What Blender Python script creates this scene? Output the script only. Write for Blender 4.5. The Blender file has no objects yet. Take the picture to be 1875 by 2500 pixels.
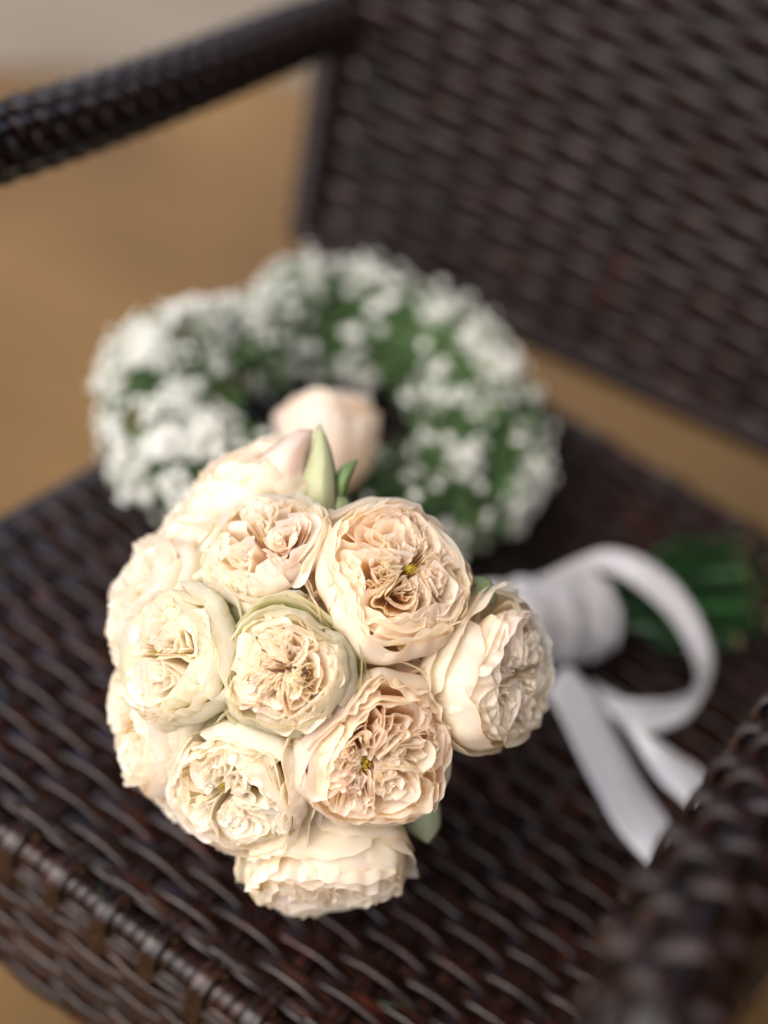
import bpy, math, random
import numpy as np
from mathutils import Vector, Matrix

# ------------------------------------------------------------------ camera, world, sun, exposure
sc = bpy.context.scene
COL = sc.collection
CH = 0.65                                    # camera height above the seat (seat plane is z = 0)
FPX = 4300.0
_a = np.array([12800., -8070., 4300.]); _a /= np.linalg.norm(_a)
_b = np.array([3100., 2450., -4300.]); _b -= _a * (_a @ _b); _b /= np.linalg.norm(_b)
_u = np.cross(_a, _b)
M = np.stack([_a, _b, _u])                   # camera axes -> world
CPOS = np.array([0., 0., CH])

def ray(px, py):
    return M @ np.array([(px - 937.5) / FPX, -(py - 1250.) / FPX, -1.])
def at_z(px, py, z):
    d = ray(px, py); return CPOS + d * ((z - CH) / d[2])
def at_d(px, py, dist):
    return CPOS + ray(px, py) * dist
def depth_of(p):
    return float(-(M.T @ (np.array(p) - CPOS))[2])

cam_d = bpy.data.cameras.new('camera'); cam = bpy.data.objects.new('camera', cam_d); COL.objects.link(cam)
mw = Matrix([[*M[0], CPOS[0]], [*M[1], CPOS[1]], [*M[2], CPOS[2]], [0, 0, 0, 1]])
cam.matrix_world = mw
cam_d.sensor_fit = 'HORIZONTAL'; cam_d.sensor_width = 24.0; cam_d.lens = FPX / 1875 * 24
cam_d.clip_start = 0.02; cam_d.clip_end = 200
sc.camera = cam

BC = at_z(795, 1625, 0.108)                  # centre of the bouquet's dome of roses
BR = 0.099
def on_dome(px, py, r=BR):
    d = ray(px, py); o = CPOS - BC
    A = d @ d; B = 2 * o @ d; Cc = o @ o - r * r; disc = B * B - 4 * A * Cc
    t = (-B - math.sqrt(disc)) / (2 * A) if disc > 0 else -B / (2 * A)
    p = CPOS + t * d; n = p - BC; return p, n / np.linalg.norm(n)
cam_d.dof.use_dof = True
cam_d.dof.focus_distance = depth_of(on_dome(960, 1720, 0.108)[0]) + 0.004
cam_d.dof.aperture_fstop = 2.1
cam_d.dof.aperture_blades = 0

SUN_ELEV, SUN_AZ = math.radians(48), math.radians(244)     # azimuth: direction towards the sun, measured from +X
sun_dir = Vector((math.cos(SUN_ELEV) * math.cos(SUN_AZ), math.cos(SUN_ELEV) * math.sin(SUN_AZ), math.sin(SUN_ELEV)))
w = bpy.data.worlds.new('World'); sc.world = w; w.use_nodes = True
wn = w.node_tree; bg = wn.nodes['Background']
sky = wn.nodes.new('ShaderNodeTexSky'); sky.sky_type = 'NISHITA'; sky.sun_disc = False
sky.sun_elevation = SUN_ELEV; sky.sun_rotation = math.pi / 2 - SUN_AZ
sky.air_density = 0.7; sky.dust_density = 3.0; sky.ozone_density = 1.0
wn.links.new(sky.outputs[0], bg.inputs[0]); bg.inputs[1].default_value = 0.12
sl = bpy.data.lights.new('sun', 'SUN'); sl.energy = 1.2; sl.angle = math.radians(84); sl.color = (1.0, 0.94, 0.86)
so = bpy.data.objects.new('sun', sl); COL.objects.link(so)
so.rotation_euler = sun_dir.to_track_quat('Z', 'Y').to_euler()
sc.cycles.max_bounces = 14; sc.cycles.diffuse_bounces = 10; sc.cycles.transmission_bounces = 12; sc.cycles.transparent_max_bounces = 8
sc.view_settings.view_transform = 'Standard'; sc.view_settings.look = 'None'
sc.view_settings.exposure = 1.70; sc.view_settings.gamma = 1.0

# ------------------------------------------------------------------ helpers
def link(name, me, parent=None, mat=None, label=None, cat=None, kind=None, group=None):
    o = bpy.data.objects.new(name, me); COL.objects.link(o)
    if parent is not None: o.parent = parent
    if mat is not None and me is not None and not me.materials: me.materials.append(mat)
    if label: o['label'] = label
    if cat: o['category'] = cat
    if kind: o['kind'] = kind
    if group: o['group'] = group
    return o

def mesh_np(name, V, F, colors=None, smooth=True, uv=None):
    """V (n,3); F (m,4) quads (or (m,3)); colors (n,3)"""
    V = np.asarray(V, dtype=np.float32); F = np.asarray(F, dtype=np.int32)
    me = bpy.data.meshes.new(name); k = F.shape[1]
    me.vertices.add(len(V)); me.vertices.foreach_set('co', V.ravel())
    me.loops.add(F.size); me.loops.foreach_set('vertex_index', F.ravel())
    me.polygons.add(len(F))
    me.polygons.foreach_set('loop_start', np.arange(0, F.size, k, dtype=np.int32))
    me.update(calc_edges=True)
    if smooth: me.polygons.foreach_set('use_smooth', np.ones(len(F), dtype=bool))
    if colors is not None:
        ca = me.color_attributes.new('tint', 'FLOAT_COLOR', 'POINT')
        c4 = np.ones((len(V), 4), dtype=np.float32); c4[:, :3] = colors
        ca.data.foreach_set('color', c4.ravel())
    if uv is not None:
        ua = me.uv_layers.new(name='uv'); u = np.asarray(uv, dtype=np.float32)[F.ravel()]
        ua.data.foreach_set('uv', u.ravel())
    me.validate(); me.update()
    return me

def grid_faces(nr, nc, closed=False, off=0):
    i = np.arange(nr - 1)[:, None]; jn = nc if closed else nc - 1
    j = np.arange(jn)[None, :]; j2 = (j + 1) % nc
    a = i * nc + j; b = i * nc + j2; c = (i + 1) * nc + j2; d = (i + 1) * nc + j
    return np.stack([a, b, c, d], -1).reshape(-1, 4) + off

class Bag:
    def __init__(s): s.V = []; s.F = []; s.C = []; s.U = []; s.n = 0
    def add(s, V, F, C=None, U=None):
        V = np.asarray(V); s.V.append(V); s.F.append(np.asarray(F) + s.n); s.n += len(V)
        if C is not None: s.C.append(np.broadcast_to(C, (len(V), 3)))
        if U is not None: s.U.append(U)
    def mesh(s, name, smooth=True):
        return mesh_np(name, np.concatenate(s.V), np.concatenate(s.F), np.concatenate(s.C) if s.C else None, smooth,
                       np.concatenate(s.U) if s.U else None)

def norm(v):
    return v / (np.linalg.norm(v, axis=-1, keepdims=True) + 1e-12)

def sweep(P, N, prof):
    """sweep closed profile (k,2) in (side, normal) along P with normals N -> V, F, UV"""
    P = np.asarray(P, float); T = norm(np.gradient(P, axis=0)); N = np.broadcast_to(np.asarray(N, float), P.shape)
    N = norm(N - T * np.sum(N * T, -1, keepdims=True)); B = np.cross(T, N)
    pr = np.asarray(prof)
    if pr.ndim == 2: pr = np.broadcast_to(pr, (len(P),) + pr.shape)
    V = P[:, None, :] + B[:, None, :] * pr[:, :, :1] + N[:, None, :] * pr[:, :, 1:2]
    k = pr.shape[1]; F = grid_faces(len(P), k, True)
    L = np.concatenate([[0], np.cumsum(np.linalg.norm(np.diff(P, axis=0), axis=1))])
    uv = np.stack([np.repeat(L, k), np.tile(np.linspace(0, 1, k), len(P))], -1)
    V = V.reshape(-1, 3)
    # end caps as quads fans would need triangles; close by collapsing rings
    return V, F, uv

def tube(P, r, k=8, N=(0, 0, 1), taper=None):
    a = np.linspace(0, 2 * np.pi, k, endpoint=False); pr = np.stack([np.cos(a), np.sin(a)], -1)
    P = np.asarray(P, float); rr = np.broadcast_to(r, (len(P),)) * (1 if taper is None else taper)
    # closed ends: repeat end rings with zero radius
    P2 = np.concatenate([P[:1], P, P[-1:]]); e = 1e-5 * norm(P[1] - P[0]); P2[0] -= e; P2[-1] += 1e-5 * norm(P[-1] - P[-2])
    r2 = np.concatenate([[1e-6], rr, [1e-6]])
    return sweep(P2, N, pr[None] * r2[:, None, None])

def bez(P, n):
    """Catmull-Rom through points"""
    P = np.asarray(P, float); Q = np.concatenate([2 * P[:1] - P[1:2], P, 2 * P[-1:] - P[-2:-1]])
    t = np.linspace(0, len(P) - 1 - 1e-9, n); i = t.astype(int); f = (t - i)[:, None]
    p0, p1, p2, p3 = Q[i], Q[i + 1], Q[i + 2], Q[i + 3]
    return 0.5 * (2 * p1 + (p2 - p0) * f + (2 * p0 - 5 * p1 + 4 * p2 - p3) * f ** 2 + (3 * p1 - p0 - 3 * p2 + p3) * f ** 3)

# ------------------------------------------------------------------ materials
def mat(name):
    m = bpy.data.materials.new(name); m.use_nodes = True; nt = m.node_tree
    return m, nt, nt.nodes['Principled BSDF'], nt.nodes['Material Output']
def node(nt, t, **kw):
    n = nt.nodes.new(t)
    for k, v in kw.items():
        if hasattr(n, k): setattr(n, k, v)
        else: n.inputs[k.replace('_', ' ')].default_value = v
    return n
def ramp(nt, fac, stops):
    r = nt.nodes.new('ShaderNodeValToRGB'); nt.links.new(fac, r.inputs[0]); e = r.color_ramp.elements
    while len(e) < len(stops): e.new(0.5)
    for i, (p, c) in enumerate(stops): e[i].position = p; e[i].color = (*c, 1)
    return r.outputs[0]
def mixc(nt, a, b, f, mode='MIX'):
    m = nt.nodes.new('ShaderNodeMix'); m.data_type = 'RGBA'; m.blend_type = mode
    for s, v in ((6, a), (7, b), (0, f)):
        if hasattr(v, 'default_value') and not isinstance(v, (tuple, float)): nt.links.new(v, m.inputs[s])
        else: m.inputs[s].default_value = (*v, 1) if isinstance(v, tuple) else v
    return m.outputs[2]

def petal_material(name, trans=0.6, vein=0.5):
    m, nt, p, out = mat(name)
    at = node(nt, 'ShaderNodeAttribute', attribute_name='tint')
    uv = node(nt, 'ShaderNodeUVMap', uv_map='uv')
    mp = node(nt, 'ShaderNodeMapping'); mp.inputs['Scale'].default_value = (26, 2.2, 1); nt.links.new(uv.outputs[0], mp.inputs[0])
    nz = node(nt, 'ShaderNodeTexNoise', Scale=1.0, Detail=4.0, Roughness=0.6); nt.links.new(mp.outputs[0], nz.inputs[0])
    tc = node(nt, 'ShaderNodeTexCoord')
    bl = node(nt, 'ShaderNodeTexNoise', Scale=160.0, Detail=3.0, Roughness=0.6); nt.links.new(tc.outputs['Object'], bl.inputs[0])
    veinc = ramp(nt, nz.outputs[0], [(0.35, (0.95, 0.91, 0.86)), (0.6, (1, 1, 1))])
    c = mixc(nt, at.outputs['Color'], veinc, vein * 0.7, 'MULTIPLY')
    bc = ramp(nt, bl.outputs[0], [(0.3, (1.0, 0.975, 0.95)), (0.62, (1, 1, 1))])
    c = mixc(nt, c, bc, 0.6, 'MULTIPLY')
    nt.links.new(c, p.inputs['Base Color'])
    p.inputs['Roughness'].default_value = 0.5; p.inputs['Specular IOR Level'].default_value = 0.35
    p.inputs['Sheen Weight'].default_value = 0.1
    bp = node(nt, 'ShaderNodeBump', Strength=0.25, Distance=0.0003); nt.links.new(nz.outputs[0], bp.inputs['Height'])
    nt.links.new(bp.outputs[0], p.inputs['Normal'])
    tr = node(nt, 'ShaderNodeBsdfTranslucent')
    warm = mixc(nt, c, (1.0, 0.94, 0.82), 0.8, 'MULTIPLY'); nt.links.new(warm, tr.inputs[0]); nt.links.new(bp.outputs[0], tr.inputs['Normal'])
    mx = node(nt, 'ShaderNodeMixShader'); mx.inputs[0].default_value = trans
    nt.links.new(p.outputs[0], mx.inputs[1]); nt.links.new(tr.outputs[0], mx.inputs[2]); nt.links.new(mx.outputs[0], out.inputs[0])
    return m
PETAL = petal_material('rose_petal')
LEAFM = petal_material('leaf_green', 0.22, 0.6)
GYPM = petal_material('gypsophila_white', 0.25, 0.1)

def wicker_material(name, bright=1.0):
    m, nt, p, out = mat(name)
    uv = node(nt, 'ShaderNodeUVMap', uv_map='uv'); oi = node(nt, 'ShaderNodeObjectInfo')
    ad = node(nt, 'ShaderNodeVectorMath', operation='ADD'); nt.links.new(uv.outputs[0], ad.inputs[0])
    sc_ = node(nt, 'ShaderNodeVectorMath', operation='SCALE'); sc_.inputs['Scale'].default_value = 37.0
    cb = node(nt, 'ShaderNodeCombineXYZ'); nt.links.new(oi.outputs['Random'], cb.inputs[0]); nt.links.new(oi.outputs['Random'], cb.inputs[2])
    nt.links.new(cb.outputs[0], sc_.inputs[0]); nt.links.new(sc_.outputs[0], ad.inputs[1])
    mp = node(nt, 'ShaderNodeMapping'); mp.inputs['Scale'].default_value = (55, 9, 1); nt.links.new(ad.outputs[0], mp.inputs[0])
    n1 = node(nt, 'ShaderNodeTexNoise', Scale=1.0, Detail=5.0, Roughness=0.65); nt.links.new(mp.outputs[0], n1.inputs[0])
    mp2 = node(nt, 'ShaderNodeMapping'); mp2.inputs['Scale'].default_value = (14, 1.2, 1); nt.links.new(ad.outputs[0], mp2.inputs[0])
    n2 = node(nt, 'ShaderNodeTexNoise', Scale=2.0, Detail=3.0, Roughness=0.6); nt.links.new(mp2.outputs[0], n2.inputs[0])
    c1 = ramp(nt, n1.outputs[0], [(0.3, (0.002, 0.0011, 0.0008)), (0.5, (0.0090, 0.0038, 0.0026)), (0.70, (0.055, 0.020, 0.0115))])
    c2 = ramp(nt, n2.outputs[0], [(0.42, (0.7, 0.7, 0.75)), (0.60, (1.0, 0.9, 0.85)), (0.72, (2.3, 1.3, 0.95))])
    c = mixc(nt, c1, c2, 1.0, 'MULTIPLY')
    nt.links.new(c, p.inputs['Base Color'])
    rr = node(nt, 'ShaderNodeMapRange'); rr.inputs[3].default_value = 0.14; rr.inputs[4].default_value = 0.30
    nt.links.new(n1.outputs[0], rr.inputs[0]); nt.links.new(rr.outputs[0], p.inputs['Roughness'])
    p.inputs['Specular IOR Level'].default_value = 0.36
    bp = node(nt, 'ShaderNodeBump', Strength=0.6, Distance=0.0006); nt.links.new(n1.outputs[0], bp.inputs['Height'])
    nt.links.new(bp.outputs[0], p.inputs['Normal'])
    return m
WICK = wicker_material('brown_resin_wicker')
def simple(name, col, rough=0.5, spec=0.5):
    m, nt, p, out = mat(name); p.inputs['Base Color'].default_value = (*col, 1); p.inputs['Roughness'].default_value = rough
    p.inputs['Specular IOR Level'].default_value = spec
    tc = node(nt, 'ShaderNodeTexCoord'); nz = node(nt, 'ShaderNodeTexNoise', Scale=60.0, Detail=4.0)
    nt.links.new(tc.outputs['Object'], nz.inputs[0])
    cc = ramp(nt, nz.outputs[0], [(0.3, tuple(x * 0.75 for x in col)), (0.7, tuple(min(1, x * 1.2) for x in col))])
    nt.links.new(cc, p.inputs['Base Color'])
    return m
FRAME = simple('dark_frame', (0.012, 0.009, 0.008), 0.5)
STEMD = simple('stem_dark_green', (0.006, 0.028, 0.007), 0.4)
STEMM = simple('stem_green', (0.015, 0.072, 0.013), 0.4)
CUTM = simple('cut_stem_end', (0.30, 0.24, 0.12), 0.7)
GSTEM = simple('gypsophila_green', (0.06, 0.15, 0.035), 0.6)
YEL = simple('stamen_yellow', (0.60, 0.46, 0.06), 0.6)

def ribbon_material():
    m, nt, p, out = mat('white_satin')
    p.inputs['Roughness'].default_value = 0.22; p.inputs['Specular IOR Level'].default_value = 1.0; p.inputs['Anisotropic'].default_value = 0.5
    p.inputs['Sheen Weight'].default_value = 0.3
    uv = node(nt, 'ShaderNodeUVMap', uv_map='uv')
    mp = node(nt, 'ShaderNodeMapping'); mp.inputs['Scale'].default_value = (60, 60, 1); nt.links.new(uv.outputs[0], mp.inputs[0])
    n1 = node(nt, 'ShaderNodeTexNoise', Scale=6.0, Detail=3.0); nt.links.new(mp.outputs[0], n1.inputs[0])
    c = ramp(nt, n1.outputs[0], [(0.3, (0.44, 0.425, 0.435)), (0.7, (0.52, 0.51, 0.52))]); nt.links.new(c, p.inputs['Base Color'])
    bp = node(nt, 'ShaderNodeBump', Strength=0.08, Distance=0.0003); nt.links.new(n1.outputs[0], bp.inputs['Height']); nt.links.new(bp.outputs[0], p.inputs['Normal'])
    tr = node(nt, 'ShaderNodeBsdfTranslucent'); tr.inputs[0].default_value = (0.4, 0.39, 0.41, 1)
    mx = node(nt, 'ShaderNodeMixShader'); mx.inputs[0].default_value = 0.15
    nt.links.new(p.outputs[0], mx.inputs[1]); nt.links.new(tr.outputs[0], mx.inputs[2]); nt.links.new(mx.outputs[0], out.inputs[0])
    return m
SATIN = ribbon_material()

# ------------------------------------------------------------------ the setting: floor and added shade walls
FZ = -0.42
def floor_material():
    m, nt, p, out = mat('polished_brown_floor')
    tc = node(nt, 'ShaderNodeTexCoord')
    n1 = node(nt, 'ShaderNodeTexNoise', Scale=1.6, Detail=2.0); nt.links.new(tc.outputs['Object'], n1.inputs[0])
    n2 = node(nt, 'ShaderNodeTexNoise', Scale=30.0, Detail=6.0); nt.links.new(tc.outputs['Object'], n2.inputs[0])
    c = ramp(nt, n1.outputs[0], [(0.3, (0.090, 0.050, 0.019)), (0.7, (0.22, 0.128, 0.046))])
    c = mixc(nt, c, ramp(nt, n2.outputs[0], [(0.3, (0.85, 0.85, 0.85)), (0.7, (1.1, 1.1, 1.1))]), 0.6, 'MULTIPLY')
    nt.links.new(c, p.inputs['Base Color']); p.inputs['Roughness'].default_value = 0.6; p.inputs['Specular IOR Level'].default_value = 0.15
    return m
def plane_mesh(name, a, b, c, d):
    return mesh_np(name, [a, b, c, d], [[0, 1, 2, 3]], smooth=False)
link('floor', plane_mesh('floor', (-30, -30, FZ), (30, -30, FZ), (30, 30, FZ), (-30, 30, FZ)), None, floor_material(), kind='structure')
def paving():
    m, nt, p, out = mat('pale_stone_paving'); tc = node(nt, 'ShaderNodeTexCoord')
    n1 = node(nt, 'ShaderNodeTexNoise', Scale=3.0, Detail=6.0); nt.links.new(tc.outputs['Object'], n1.inputs[0])
    c = ramp(nt, n1.outputs[0], [(0.3, (0.16, 0.125, 0.080)), (0.7, (0.205, 0.160, 0.105))]); nt.links.new(c, p.inputs['Base Color'])
    p.inputs['Roughness'].default_value = 0.6
    A = at_z(0, 175, FZ); B = at_z(760, 205, FZ); d = norm(B - A); n = np.array([-d[1], d[0], 0.])
    if n @ (A - CPOS) < 0: n = -n
    P0 = A - d * 12.0; P1 = A + d * 12.0; t = 14.0; up = np.array([0, 0, 0.004])
    link('pavement', plane_mesh('pavement', *[x + up for x in (P0, P1, P1 + n * t, P0 + n * t)]), None, m, kind='structure')
paving()

# unseen terrace roof and house walls, inferred, added to block sky light
def box_mesh(name, a, b):
    x0, y0, z0 = a; x1, y1, z1 = b
    V = [(x0, y0, z0), (x1, y0, z0), (x1, y1, z0), (x0, y1, z0), (x0, y0, z1), (x1, y0, z1), (x1, y1, z1), (x0, y1, z1)]
    return mesh_np(name, V, [[3, 2, 1, 0], [4, 5, 6, 7], [0, 1, 5, 4], [1, 2, 6, 5], [2, 3, 7, 6], [3, 0, 4, 7]], smooth=False)
TIMB = simple('shade_ceiling_timber', (0.10, 0.06, 0.035), 0.7, 0.2); PLAS = simple('shade_wall_plaster', (0.16, 0.13, 0.10), 0.85, 0.2)
link('shade_ceiling', box_mesh('shade_ceiling', (-1.35, -0.35, 2.0), (1.9, 3.9, 2.12)), None, TIMB, kind='structure')
link('shade_side_wall', box_mesh('shade_side_wall', (1.7, -1.2, FZ), (1.9, 3.7, 1.998)), None, PLAS, kind='structure')
link('shade_back_wall', box_mesh('shade_back_wall', (-0.6, 3.702, FZ), (1.9, 3.9, 1.998)), None, PLAS, kind='structure')

# ------------------------------------------------------------------ wicker armchair
PITCH = 0.0275; ROW = 0.0101
chair = link('wicker_armchair', None, None, None,
             'dark brown woven wicker armchair holding the bouquet and wreath', 'armchair')
def strand_profile(w, t, n=16, groove=0.42):
    a = np.linspace(0, 2 * np.pi, n, endpoint=False) + np.pi / 2; c, s = np.cos(a), np.sin(a)
    x = np.sign(c) * np.abs(c) ** 0.75 * w / 2; y = np.sign(s) * np.abs(s) ** 0.8 * t / 2
    if n > 8: y = y - groove * t * np.exp(-(x / (0.13 * w)) ** 2) * (s > 0)      # the groove along a twin-ridged strand
    return np.stack([x, y], -1)
rng = np.random.default_rng(7)
def weave(parent, surf, u0, u1, v0, v1, pitch=PITCH, row=ROW, umod=None, amp=0.0019, w_weft=0.0098, w_warp=0.0088, phase=0.0, t_weft=0.0036, wexp=0.8, groove=0.42, ext=(0, 0)):
    """surf(u, v) -> (P, N); wefts run along u at steps of row, warps along v at steps of pitch"""
    nrow = int(round((v1 - v0) / row)); k0 = int(math.ceil((u0 - phase) / pitch)); k1 = int(math.floor((u1 - phase) / pitch))
    for r in range(nrow):
        v = v0 + (r + 0.5) * row
        lo, hi = (u0, u1) if umod is None else umod(v)
        u = np.linspace(lo, hi, int((hi - lo) / pitch * 9)); sgn = 1 if r % 2 == 0 else -1
        cph = np.cos(np.pi * (u - phase) / pitch)
        z = sgn * amp * np.sign(cph) * np.abs(cph) ** wexp + rng.normal(0, 0.00012, len(u))
        vj = v + 0.0006 * np.sin(u * 40 + rng.uniform(0, 9)) + rng.normal(0, 0.0003)
        P, N = surf(u, vj); P = P + N * z[:, None]
        pr = strand_profile(w_weft * rng.uniform(0.93, 1.05), t_weft, 16, groove)
        tw = rng.normal(0, 0.06) + 0.10 * np.sin(u * 60 + rng.uniform(0, 9))
        pr = np.repeat(pr[None], len(u), 0); ct, st = np.cos(tw)[:, None], np.sin(tw)[:, None]
        pr = np.stack([pr[:, :, 0] * ct - pr[:, :, 1] * st, pr[:, :, 0] * st + pr[:, :, 1] * ct], -1)
        V, F, U = sweep(P, N, pr)
        link('strand', mesh_np('strand', V, F, uv=U), parent, WICK)
    for k in range(k0, k1 + 1):
        uu = phase + k * pitch
        v = np.linspace(v0 - ext[0], v1 + ext[1], int((v1 - v0) / row * 7))
        ph = np.cos(np.pi * ((v - v0) / row - 0.5)) * (1 if k % 2 == 0 else -1)
        P, N = surf(np.full_like(v, uu), v); P = P - N * (amp * 0.75 * ph + 0.0002)[:, None]
        V, F, U = sweep(P, N, strand_profile(w_warp, 0.0028))
        link('strand', mesh_np('strand', V, F, uv=U), parent, WICK)

def bag_obj(name, items, parent, m, kind=None):
    b = Bag()
    for V, F, U in items: b.add(V, F, None, U)
    return link(name, b.mesh(name), parent, m, kind=kind)

YF, YB = 0.458, 0.972
def xl(y): return -0.437 + (y - 0.45) / 0.53 * 0.028
def xr(y): return -0.022 - (y - 0.45) / 0.53 * 0.022
def poly(pts, n=40): return bez(pts, n)
# seat
seat = bag_obj('seat', [tube(poly([(xl(YF), YF, -0.008), (xl(YB), YB, -0.008)], 12), 0.009),
                        tube(poly([(xr(YF), YF, -0.008), (xr(YB), YB, -0.008)], 12), 0.009),
                        tube(poly([(xl(YB), YB, -0.008), (xr(YB), YB, -0.008)], 12), 0.009)], chair, FRAME)
def seat_surf(u, v):
    u = np.asarray(u, float); v = np.broadcast_to(v, u.shape); sag = -0.004 * np.sin(np.pi * np.clip((v - YF) / (YB - YF), 0, 1)) * np.cos((u + 0.23) * 6)
    P = np.stack([u, v, sag], -1); return P, np.tile([0., 0., 1.], (len(u), 1))
SPH = -0.1147
weave(seat, seat_surf, -0.436, -0.024, YF, YB + 0.004, umod=lambda v: (xl(v) - 0.004, xr(v) + 0.004), phase=SPH)
# underside panel so that nothing shows through the gaps
link('seat_base', mesh_np('seat_base', [(xl(YF), YF, -.0075), (xr(YF), YF, -.0075), (xr(YB), YB, -.0075), (xl(YB), YB, -.0075)], [[0, 1, 2, 3]]), chair, FRAME)
# front apron: woven panel on a vertical plane
apron = bag_obj('apron', [tube(poly([(-0.445, 0.449, -0.086), (-0.015, 0.449, -0.086)], 12), 0.006)], chair, FRAME)
def apron_surf(u, v):      # v runs down
    u = np.asarray(u, float); v = np.broadcast_to(v, u.shape)
    P = np.stack([u, 0.4435 + 0 * u, -0.010 - v], -1); return P, np.tile([0., -1., 0.], (len(u), 1))
weave(apron, apron_surf, -0.445, -0.015, 0.004, 0.0775, phase=SPH, amp=0.0014, row=0.0092, w_weft=0.0088)
link('apron_lining', mesh_np('apron_lining', [(-.44, .4475, -.012), (-.02, .4475, -.012), (-.02, .4475, -.084), (-.44, .4475, -.084)], [[0, 1, 2, 3]]), chair, FRAME)
# rolled front edge: a tube wound with strand, stakes looping over it
edge = bag_obj('front_edge', [tube(poly([(-0.447, 0.449, -0.006), (-0.012, 0.449, -0.006)], 60), 0.0058, 12)], chair, FRAME)
x0 = SPH - 12 * PITCH
for k in range(16):
    xc = x0 + k * PITCH
    if xc > -0.015: break
    b = Bag()
    for q in (-1, 0, 1):                    # narrow turns of the winding between the stakes
        xx = xc + PITCH / 2 + q * 0.0060 + rng.normal(0, 0.0004); th = np.linspace(-2.2, 2.4, 26)
        Pq = np.stack([xx + 0.0011 * th, 0.449 - 0.0070 * np.sin(-th) * -1, -0.006 + 0.0070 * np.cos(th)], -1)
        Pq[:, 1] = 0.449 + 0.0070 * np.sin(th)
        Nq = np.stack([0 * th, np.sin(th), np.cos(th)], -1)
        V, F, U = sweep(Pq, Nq, strand_profile(0.0054, 0.0024)); b.add(V, F, None, U)
    link('winding', b.mesh('winding'), edge, WICK)
    th = np.linspace(-2.0, 1.55, 26); R_ = 0.0098
    Pq = np.stack([xc + rng.normal(0, 0.0003) + 0.0005 * np.sin(th * 2), 0.449 + R_ * np.sin(th), -0.006 + R_ * np.cos(th)], -1)
    Pq = np.concatenate([Pq[:1] + [[0, 0.001, -0.012]], Pq, Pq[-1:] + [[0, 0.006, -0.001]]])
    Nq = np.concatenate([[[0, -1, 0]], np.stack([0 * th, np.sin(th), np.cos(th)], -1), [[0, 0, 1]]])
    V, F, U = sweep(bez(Pq, 48), bez(Nq, 48), strand_profile(0.0095, 0.0030))
    link('stake_loop', mesh_np('stake_loop', V, F, uv=U), edge, WICK)
for (yy, zz, nn, w_) in ((0.4415, -0.0125, (0, -1, 0.5), 0.0075), (0.4595, 0.0008, (0, -0.25, 1), 0.0070)):
    u = np.linspace(-0.447, -0.012, 160)
    Pq = np.stack([u, yy + 0.0008 * np.cos(2 * np.pi * (u - x0) / PITCH), zz + 0.0012 * -np.cos(2 * np.pi * (u - x0) / PITCH)], -1)
    V, F, U = sweep(Pq, nn, strand_profile(w_, 0.0032)); link('strand', mesh_np('strand', V, F, uv=U), edge, WICK)

# backrest: a gently curved, slightly reclined panel
def back_surf(u, v):       # u = x, v = height
    u = np.asarray(u, float); v = np.broadcast_to(v, u.shape).astype(float)
    s = (u + 0.477) / 0.34
    y0 = 0.955 + 0.080 * s - 0.012 * s * s; y = y0 + 0.10 * (v - 0.03) - 0.02
    x = u - 0.055 * np.clip((v - 0.03) / 0.3, 0, 2) * np.clip(1 - s, -1, 1)
    P = np.stack([x, y + 0.02, v], -1)
    dy = (0.080 - 0.024 * s) / 0.34; N = norm(np.stack([dy, -np.ones_like(u), 0.10 + 0 * u], -1)); return P, N
def bpt(u, v): return back_surf(np.array([u]), v)[0][0]
BW = 0.06
bcurve = lambda v: [bpt(u, v) for u in np.linspace(-0.477, BW, 14)]
back = bag_obj('backrest', [tube(bez(bcurve(0.030), 50), 0.0085, 10), tube(bez(bcurve(0.43), 50), 0.012, 10),
                            tube(bez([bpt(-0.477, v) for v in np.linspace(0.03, 0.43, 6)], 30), 0.009, 10, (0, -1, 0)),
                            tube(bez([bpt(BW, v) for v in np.linspace(0.03, 0.43, 6)], 30), 0.009, 10, (0, -1, 0))], chair, FRAME)
weave(back, back_surf, -0.477, BW, 0.036, 0.42, phase=-0.2, amp=0.0040, t_weft=0.0074, w_weft=0.0094, w_warp=0.0062, wexp=0.7, groove=0.0)
bl_ = [back_surf(np.linspace(-0.477, BW, 14), v) for v in (0.032, 0.43)]
BV = np.concatenate([p - n * 0.006 for p, n in bl_]); link('backrest_lining', mesh_np('backrest_lining', BV, grid_faces(2, 14)), chair, FRAME)
# edge bindings of the backrest: each strand turned round the frame
for (path, r_, nm) in ((bez(bcurve(0.030), 400), 0.0095, 'binding'), (bez([bpt(-0.477, v) for v in np.linspace(0.03, 0.43, 6)], 300), 0.0100, 'binding')):
    L = np.concatenate([[0], np.cumsum(np.linalg.norm(np.diff(path, axis=0), axis=1))]); n = int(L[-1] / 0.0075 * 16)
    Ls = np.linspace(0, L[-1], n); C_ = np.stack([np.interp(Ls, L, path[:, i]) for i in range(3)], -1)
    T = norm(np.gradient(C_, axis=0)); A1 = norm(np.cross(T, [0.1, 0.9, 0.35])); A2 = np.cross(T, A1); th = 2 * np.pi * Ls / 0.0075
    Nn = A1 * np.cos(th)[:, None] + A2 * np.sin(th)[:, None]
    V, F, U = sweep(C_ + Nn * r_, Nn, strand_profile(0.0068, 0.0024, 6)); link(nm, mesh_np(nm, V, F, uv=U), back, WICK)

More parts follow.
